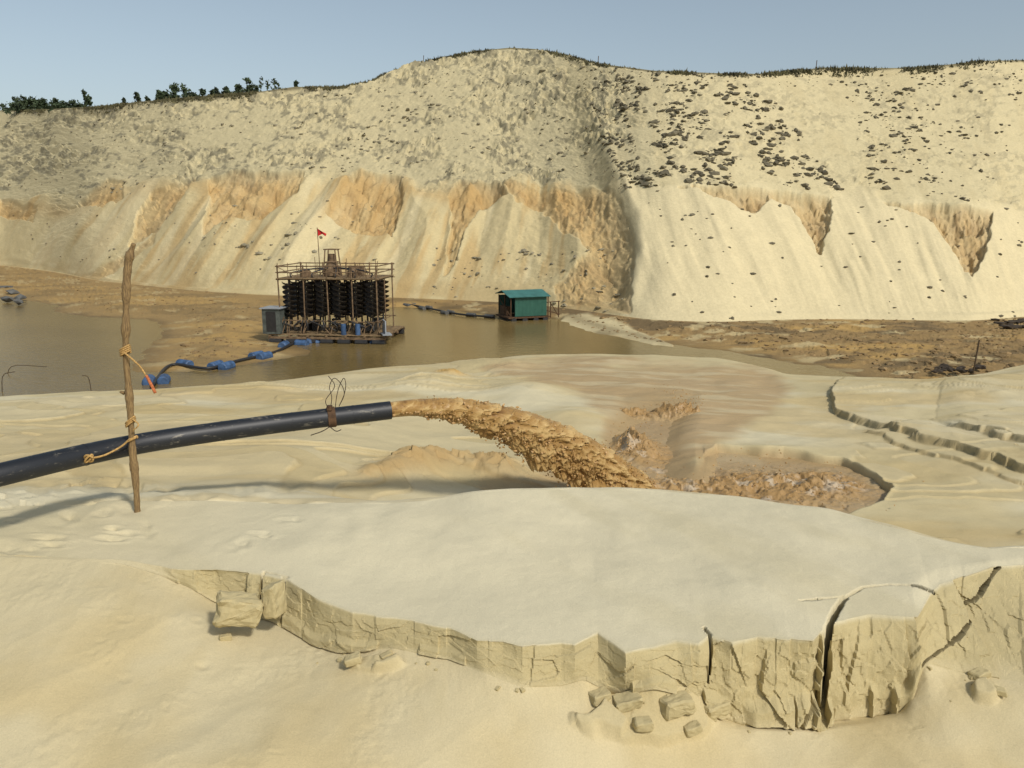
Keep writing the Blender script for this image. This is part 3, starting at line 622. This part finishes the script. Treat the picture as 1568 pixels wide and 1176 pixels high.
for x_ in np.linspace(-HX,HX,7): fr.cyl((x_,HY,3.4),(x_+R.uniform(-.1,.1),HY,4.2+R.uniform(-.1,.35)),.02,5)
for _ in range(12): x_=R.uniform(-2.6,2.3); y_=R.uniform(-1.6,1.4); fr.cyl((x_,y_,3.5),(x_+R.uniform(-.5,.7),y_+.1,R.uniform(3.7,4.3)),.022,5)
for a_,b_ in((-HX,-1.4),(1.4,HX),(-.2,1.2)): fr.cyl((a_,-HY-.06,.5),(b_,-HY-.06,1.2),.028,5); fr.cyl((b_,-HY-.08,3.4),(a_,-HY-.08,4.1),.02,5)
for _ in range(16): x_=R.uniform(-2.9,2.9); fr.cyl((x_,-1.9,.45),(x_+R.uniform(-.4,.4),-1.85,R.uniform(.8,1.4)),.03,5)
for i in range(9): pk.box((0,-1.65+i*.41,3.47),(5.7,.33,.04))
for i in range(5): pk.box((R.uniform(-2,2),-1.75,R.uniform(.8,1.2)),(R.uniform(.4,1.2),.05,.12))
for i in range(8): dk_.box((R.uniform(-2.3,2.3),R.uniform(-1.2,1),R.uniform(.6,.9)),(R.uniform(.3,.8),R.uniform(.3,.6),R.uniform(.3,.7)),R.uniform(-.3,.3))
for ix,x_ in enumerate(np.linspace(-2.35,2.35,6)):
    for y_ in(-1.25,-.15,.95):
        sp_.cyl((x_,y_,.9),(x_,y_,3.5),.05,8)
        for st in(0,math.pi):
            nt=110; a_=np.linspace(0,2*math.pi*3.5,nt); vs=[];fs=[]
            for i,q_ in enumerate(a_):
                z_=3.2-1.9*i/nt
                for r_,dz in((.06,-.02),(.18,-.03),(.34,.02),(.38,.08)): vs.append((x_+r_*math.cos(q_+st+ix),y_+r_*math.sin(q_+st+ix),z_+dz))
            for i in range(nt-1):
                for j in range(3): fs.append((i*4+j,i*4+j+1,i*4+j+5,i*4+j+4))
            sp_.add(vs,fs)
        hs.tube(smooth_path([(x_,y_,1.25),(x_+.1,y_-.3,.95),(x_+.15,y_-.45,.6)],8),.05,6)
for i in range(14):
    x_=R.uniform(-2.6,2.6); hs.tube(smooth_path([(x_,-1.8,.6),(x_+R.uniform(-.5,.5),-1.9,.9),(x_+R.uniform(-.9,.9),-1.85,1.2)],8),.035,6)
for x_ in(.9,1.7): bl.cyl((x_,-2.0,.45),(x_,-2.0,1.05),.14,12)
mb.box((-3.1,-1.6,1.15),(1.0,1.2,1.35)); 
op=MB(); op.box((-3.1,-2.21,1.15),(.55,.02,1.1));  # dark sheet on the solid cabin box, standing in for a shaded interior
rf=MB(); rf.box((-3.1,-1.6,1.87),(1.2,1.4,.05)); rf.box((3.15,-1.9,.9),(.06,1.1,.75),.4); rf.box((3.3,-2.1,.55),(.5,1.0,.06),.4)
for sx_ in(-.35,.35):
    for sy in(-.35,.35): fr.cyl((-.25+sx_*1.2,sy,3.5),(-.25+sx_*.8,sy*.8,5.0),.035,6)
for z_ in(4.3,5.0): 
    for sy in(-.3,.3): fr.cyl((-.62,sy,z_),(.12,sy,z_),.03,6)
    for sx_ in(-.56,.06): fr.cyl((sx_,-.3,z_),(sx_,.3,z_),.03,6)
tk=MB(); tk.tube([(-.25,0,3.55),(-.25,0,3.9),(-.25,0,4.35),(-.25,0,4.75)],[.5,.5,.22,.22],16); tk.tube([(1.1,-.6,3.5),(1.1,-.6,3.85),(1.1,-.6,4.0)],[.3,.3,.12],12); tk.tube([(-1.6,-.6,3.5),(-1.6,-.6,3.8),(-1.6,-.6,3.95)],[.3,.3,.12],12); tk.box((.9,.8,3.75),(.8,.5,.5))
for x_ in(-2.2,-1,.3,1.4,2.3): hs.tube(smooth_path([(-.25,-.2,4.0),(x_*.5,-.6,3.95),(x_,-1.1,3.75),(x_,-1.25,3.5)],12),.04,6)
fr.cyl((-.9,-.2,3.5),(-.95,-.2,6.2),.022,6)
fl=MB(); vs=[(-.95,-.2,6.15),(-.95,-.2,5.72),(-.7,-.14,5.85),(-.48,-.24,5.72),(-.42,-.2,5.85),(-.7,-.22,6.0)]; fl.add(vs,[(0,1,2,5),(5,2,3,4)])
fr.obj('frame',M_STEEL,rig); sp_.obj('spirals',M_DARK,rig,True); hs.obj('hoses',M_DK2,rig,True); bl.obj('pump_motors',M_BLUE,rig,False); dk_.obj('float_drums',M_DK2,rig,False); pk.obj('planks',M_PLANK,rig)
mb.obj('cabin',simple('cabin_sheet',lin(84,90,84),.7,0,.4,4),rig); op.obj('cabin_dark_panel',M_DK2,rig); rf.obj('sheet_panels',M_GREY,rig); tk.obj('distributor',M_STEEL,rig); fl.obj('flag',M_RED,rig)
# ------------------------------------------------------------------ green hut
wh=at_z(800,488,0.0); hut=empty('green_hut',wh,math.radians(22))
M_GRN,n,b=mat('green_corrugated'); L=n.links.new
tc=N(n,'ShaderNodeTexCoord'); wv=N(n,'ShaderNodeTexWave'); wv.inputs['Scale'].default_value=3.2; wv.bands_direction='X'; L(tc.outputs['Object'],wv.inputs[0])
nz=N(n,'ShaderNodeTexNoise'); nz.inputs['Scale'].default_value=3; L(tc.outputs['Object'],nz.inputs[0]); cr=N(n,'ShaderNodeValToRGB'); cr.color_ramp.elements[0].color=(*lin(40,84,72),1); cr.color_ramp.elements[1].color=(*lin(58,104,88),1); L(nz.outputs['Fac'],cr.inputs[0]); L(cr.outputs[0],b.inputs['Base Color'])
bp=N(n,'ShaderNodeBump'); bp.inputs['Distance'].default_value=.03; L(wv.outputs['Fac'],bp.inputs['Height']); L(bp.outputs[0],b.inputs['Normal']); b.inputs['Roughness'].default_value=.5
w_=MB(); w_.box((.15,-1.1,.95),(2.3,.04,1.3)); w_.box((1.3,0,.95),(.04,2.2,1.3)); w_.box((0,1.1,.95),(2.6,.04,1.3)); w_.obj('walls',M_GRN,hut)
w_=MB(); w_.add([(-1.5,-1.35,1.62),(1.5,-1.35,1.62),(1.5,.1,1.98),(-1.5,.1,1.98),(1.5,1.3,1.7),(-1.5,1.3,1.7)],[(0,1,2,3),(3,2,4,5)]); o=w_.obj('roof',simple('roof_teal',lin(62,114,108),.6,0,.25,2),hut); md=o.modifiers.new('s','SOLIDIFY'); md.thickness=.04
w_=MB()
for x_,y_ in((-1.3,-1.1),(-1.3,1.1),(-1.3,0),(1.38,-1.18),(1.7,-.9),(2.3,-.9),(1.7,.5)): w_.cyl((x_,y_,.1),(x_,y_,1.62 if x_<1.5 else 1.2),.04,6)
w_.cyl((1.4,-.9,1.15),(2.4,-.9,1.2),.03,6); w_.cyl((1.4,-.9,.6),(2.4,-.9,.3),.03,6); w_.cyl((1.7,-.9,1.1),(2.3,-.9,.2),.03,6); w_.cyl((-1.3,-1.1,.3),(-1.3,1.1,1.4),.03,6)
w_.box((0,0,.22),(3.0,2.4,.1)); w_.box((-1.15,.3,.6),(.3,1.2,.6)); w_.obj('frame',M_RUST,hut)
w_=MB(); 
for x_ in(-1.1,-.3,.5,1.2): w_.cyl((x_,-1.2,.02),(x_,1.2,.02),.2,10)
w_.obj('float_drums',M_DK2,hut)
# ------------------------------------------------------------------ floating pipelines
def fpipe(name,pts,nb,barc,r_=.2,z0=.12):
    e=empty(name); P=smooth_path([at_z(u_,v_,.0)+np.array([0,0,z0]) for u_,v_ in pts],40); a=MB(); a.tube(P,.07,8); a.obj('pipe',M_DK2,e,True)
    b_=MB()
    for i in np.linspace(2,37,nb).astype(int):
        dd=P[i+1]-P[i]; dd/=np.linalg.norm(dd); sd=np.array([-dd[1],dd[0],0])*R.uniform(.22,.30); 
        for sg in((-1,1) if R.random()<.6 else (1,)):
            c_=P[i]+sd*sg-(0,0,.04); a2=dd*.40; b_.tube([c_-a2,c_-a2*.9,c_+a2*.9,c_+a2],[r_*.8,r_,r_,r_*.8],12)
    b_.obj('barrels',barc,e)
fpipe('floating_pipeline',[(232,597),(262,563),(318,568),(365,556),(420,543),(450,528)],5,M_BLUE,.24)
fpipe('floating_pipeline',[(606,466),(640,471),(700,483),(755,488)],6,simple('grey_drum',lin(92,92,88),.7,0,.4,4),.17)
bb=MB()
for u_,v_ in((462,527),(480,524),(575,524)):
    c_=at_z(u_,v_,.03); a_=R.uniform(-.5,.5); dx=np.array([math.cos(a_),math.sin(a_),0])*.38; bb.tube([c_-dx,c_-dx*.9,c_+dx*.9,c_+dx],[.18,.24,.24,.18],12)
bb.obj('blue_barrels',M_BLUE)
sk=[]
for u_,v_ in((5,440),(20,447),(32,455),(10,458),(28,462)): c_=at_z(u_,v_,.3); sk.append((*c_,.55,.4))
clods('mud_sacks',sk,simple('sack',lin(96,96,92),.9,0,.3,2))
sk=[]
for _ in range(26): c_=at_z(R.uniform(1430,1505),R.uniform(560,569),.45); sk.append((*c_,R.uniform(.08,.22),.5))
for _ in range(8): c_=at_z(R.uniform(965,990),R.uniform(480,488),.4); sk.append((*c_,R.uniform(.12,.26),.6))
for _ in range(30): c_=at_z(R.uniform(1500,1600),R.uniform(488,500),.45); sk.append((*c_,R.uniform(.12,.4),.3))
clods('dark_debris',sk,simple('debris',lin(66,56,44),.9,0,.3,2))
tw=MB(); c_=at_z(1490,572,.4); tw.cyl(c_,c_+(.1,0,1.4),.03,6)
for u_,v_,a_,h_ in ((3,600,.6,1.0),(10,572,1.8,.0),(140,600,-.3,.7)): 
    c_=at_z(u_,v_,0.0); tw.tube(smooth_path([c_-(0,0,.1),c_+(a_*.2,0,.35+h_*.3),c_+(a_,0,.3+h_*.5)],8),.016,5)
tw.obj('twigs',simple('twig',lin(80,66,48),.9))
# ------------------------------------------------------------------ cliff-top grass & tree line
pr=sl['cliff'].stop-1; gv=[];gf=[]
cw=np.clip(ss(-.2,.4,fbm(S*40,S*0,3,777)),.03,1)*(np.abs(S)<.75); cw/=cw.sum()
for j in R.choice(NC,2600,p=cw):
    r=pr-int(abs(R.normal())*4)+R.integers(0,3); x_,y_,z_=X[r,j],Y[r,j],Z[r,j]
    for b_ in range(5):
        a_=R.uniform(0,6.28); w=R.uniform(.05,.16); h_=R.uniform(.03,.22)*(1 if R.random()<.95 else 2); o=len(gv)
        px_,py_=x_+R.uniform(-.5,.5),y_+R.uniform(-.3,.3)
        gv+=[(px_-w*math.cos(a_),py_-w*math.sin(a_),z_-.12),(px_+w*math.cos(a_),py_+w*math.sin(a_),z_-.12),(px_+R.uniform(-.15,.15),py_,z_+h_)]; gf.append((o,o+1,o+2))
g_=MB(); g_.v=gv; g_.f=gf; g_.obj('grass',simple('dry_grass',lin(96,92,62),.9,0,.5,.5))
tr=MB(); lf=MB()
def leaf(c_,s_):
    a_=R.normal(size=3); a_/=np.linalg.norm(a_); b_=np.cross(a_,R.normal(size=3)); b_/=np.linalg.norm(b_)+1e-9
    lf.add([c_-a_*s_,c_+b_*s_*.5,c_+a_*s_,c_-b_*s_*.5],[(0,1,2,3)])
def tree(u_,v_top,wpx,dense=1.0,bush=False):
    j=np.argmin(np.abs(U[pr]-u_)); y_=Y[pr,j]+R.uniform(4,8); zb=Z[pr,j]-.3; top=at_y(u_,v_top,y_); H=max(top[2]-zb,1.0); b0=np.array([top[0],y_,zb]); W=wpx*y_/F
    if not bush:
        top=b0+(R.uniform(-.1,.1)*H,0,H); tr.tube(smooth_path([b0,(b0+top)/2+(R.uniform(-.1,.1),0,0),top],8),np.linspace(.09,.02,8)*H/4,6)
        for _ in range(16): 
            f=R.uniform(.15,1.0); p=b0+(top-b0)*f; q_=p+np.array([R.uniform(-1,1)*W*.55*(1.15-f*.75),R.uniform(-1,1)*W*.5,R.uniform(.02,.22)*H*.5]); tr.cyl(p,q_,.025,4)
            for __ in range(int(24*dense)):
                c_=p+(q_-p)*R.uniform(.2,1.1)+R.normal(size=3)*W*.07; leaf(c_,R.uniform(.12,.3))
    else:
        for k_ in range(int(14*W/H*dense)):
            xx_=R.uniform(-.5,.5)*W; hh_=H*(.55+.45*math.cos(xx_/W*2.6)); cc=b0+np.array([xx_,R.uniform(-1,1),hh_*R.uniform(.3,.95)])
            tr.cyl((cc[0],cc[1],b0[2]),cc,.03,4)
            for __ in range(60): leaf(cc+R.normal(size=3)*np.array([.24,.24,.16])*H*.5,R.uniform(.15,.35))
for u_,vt,w_ in ((55,151,85),(105,155,50),(255,143,30),(295,143,30),(350,139,50),(15,158,30)): tree(u_,vt,w_,.8,True)
for u_,vt,w_ in((22,148,16),(36,150,14),(128,142,12),(135,149,10),(208,143,9),(212,146,8),(240,140,14),(248,144,14),(268,132,20),(280,133,18),(310,136,10),(322,138,9),(333,136,10),(345,134,10),(362,131,14),(376,122,16),(384,131,14),(392,134,10),(452,126,8),(226,146,8),(190,152,8),(85,152,12)): tree(u_,vt,w_,1)
for u_,vt,w_ in((398,120,9),(408,125,8),(418,122,10),(428,127,9)): tree(u_,vt,w_,.15)
e=empty('tree_line'); tr.obj('trunks',simple('bark',lin(80,68,50),.9),e); lf.obj('foliage',simple('foliage',lin(66,80,54),.8,0,.5,.4),e)
for u_ in(1250,915,648):
    j=np.argmin(np.abs(U[pr]-u_)); tr2=MB(); tr2.cyl((X[pr,j],Y[pr,j],Z[pr,j]-.2),(X[pr,j]+.05,Y[pr,j],Z[pr,j]+.8),.04,5); tr2.obj('marker_stake',M_RUST)
# ------------------------------------------------------------------ light, sky, camera
EL,AZ=44,38
w=bpy.data.worlds.new('World'); bpy.context.scene.world=w; w.use_nodes=True; n=w.node_tree; bg=n.nodes['Background']
sky=N(n,'ShaderNodeTexSky',sky_type='NISHITA'); sky.sun_disc=False; sky.sun_elevation=math.radians(EL); sky.sun_rotation=math.radians(180-AZ); sky.air_density=1.0; sky.dust_density=2.0; sky.ozone_density=.6
hs_=N(n,'ShaderNodeHueSaturation'); hs_.inputs['Saturation'].default_value=.68; hs_.inputs['Hue'].default_value=.485
n.links.new(sky.outputs[0],hs_.inputs['Color']); n.links.new(hs_.outputs[0],bg.inputs[0]); bg.inputs[1].default_value=.115
sun=bpy.data.lights.new('sun','SUN'); sun.energy=2.75; sun.angle=math.radians(6); sun.color=(1,.95,.86)
so=link(bpy.data.objects.new('sun',sun)); so.rotation_euler=(math.radians(90-EL),0,math.radians(AZ))
cam=bpy.data.cameras.new('camera'); cam.sensor_width=36; cam.lens=F/1568*36; cam.clip_end=9000; cam.clip_start=.1
co=link(bpy.data.objects.new('camera',cam)); co.location=(0,0,CZ); co.rotation_euler=(math.radians(90)-PCH,0,0); bpy.context.scene.camera=co
sc=bpy.context.scene; sc.view_settings.view_transform='Standard'; sc.view_settings.look='None'; sc.view_settings.exposure=0
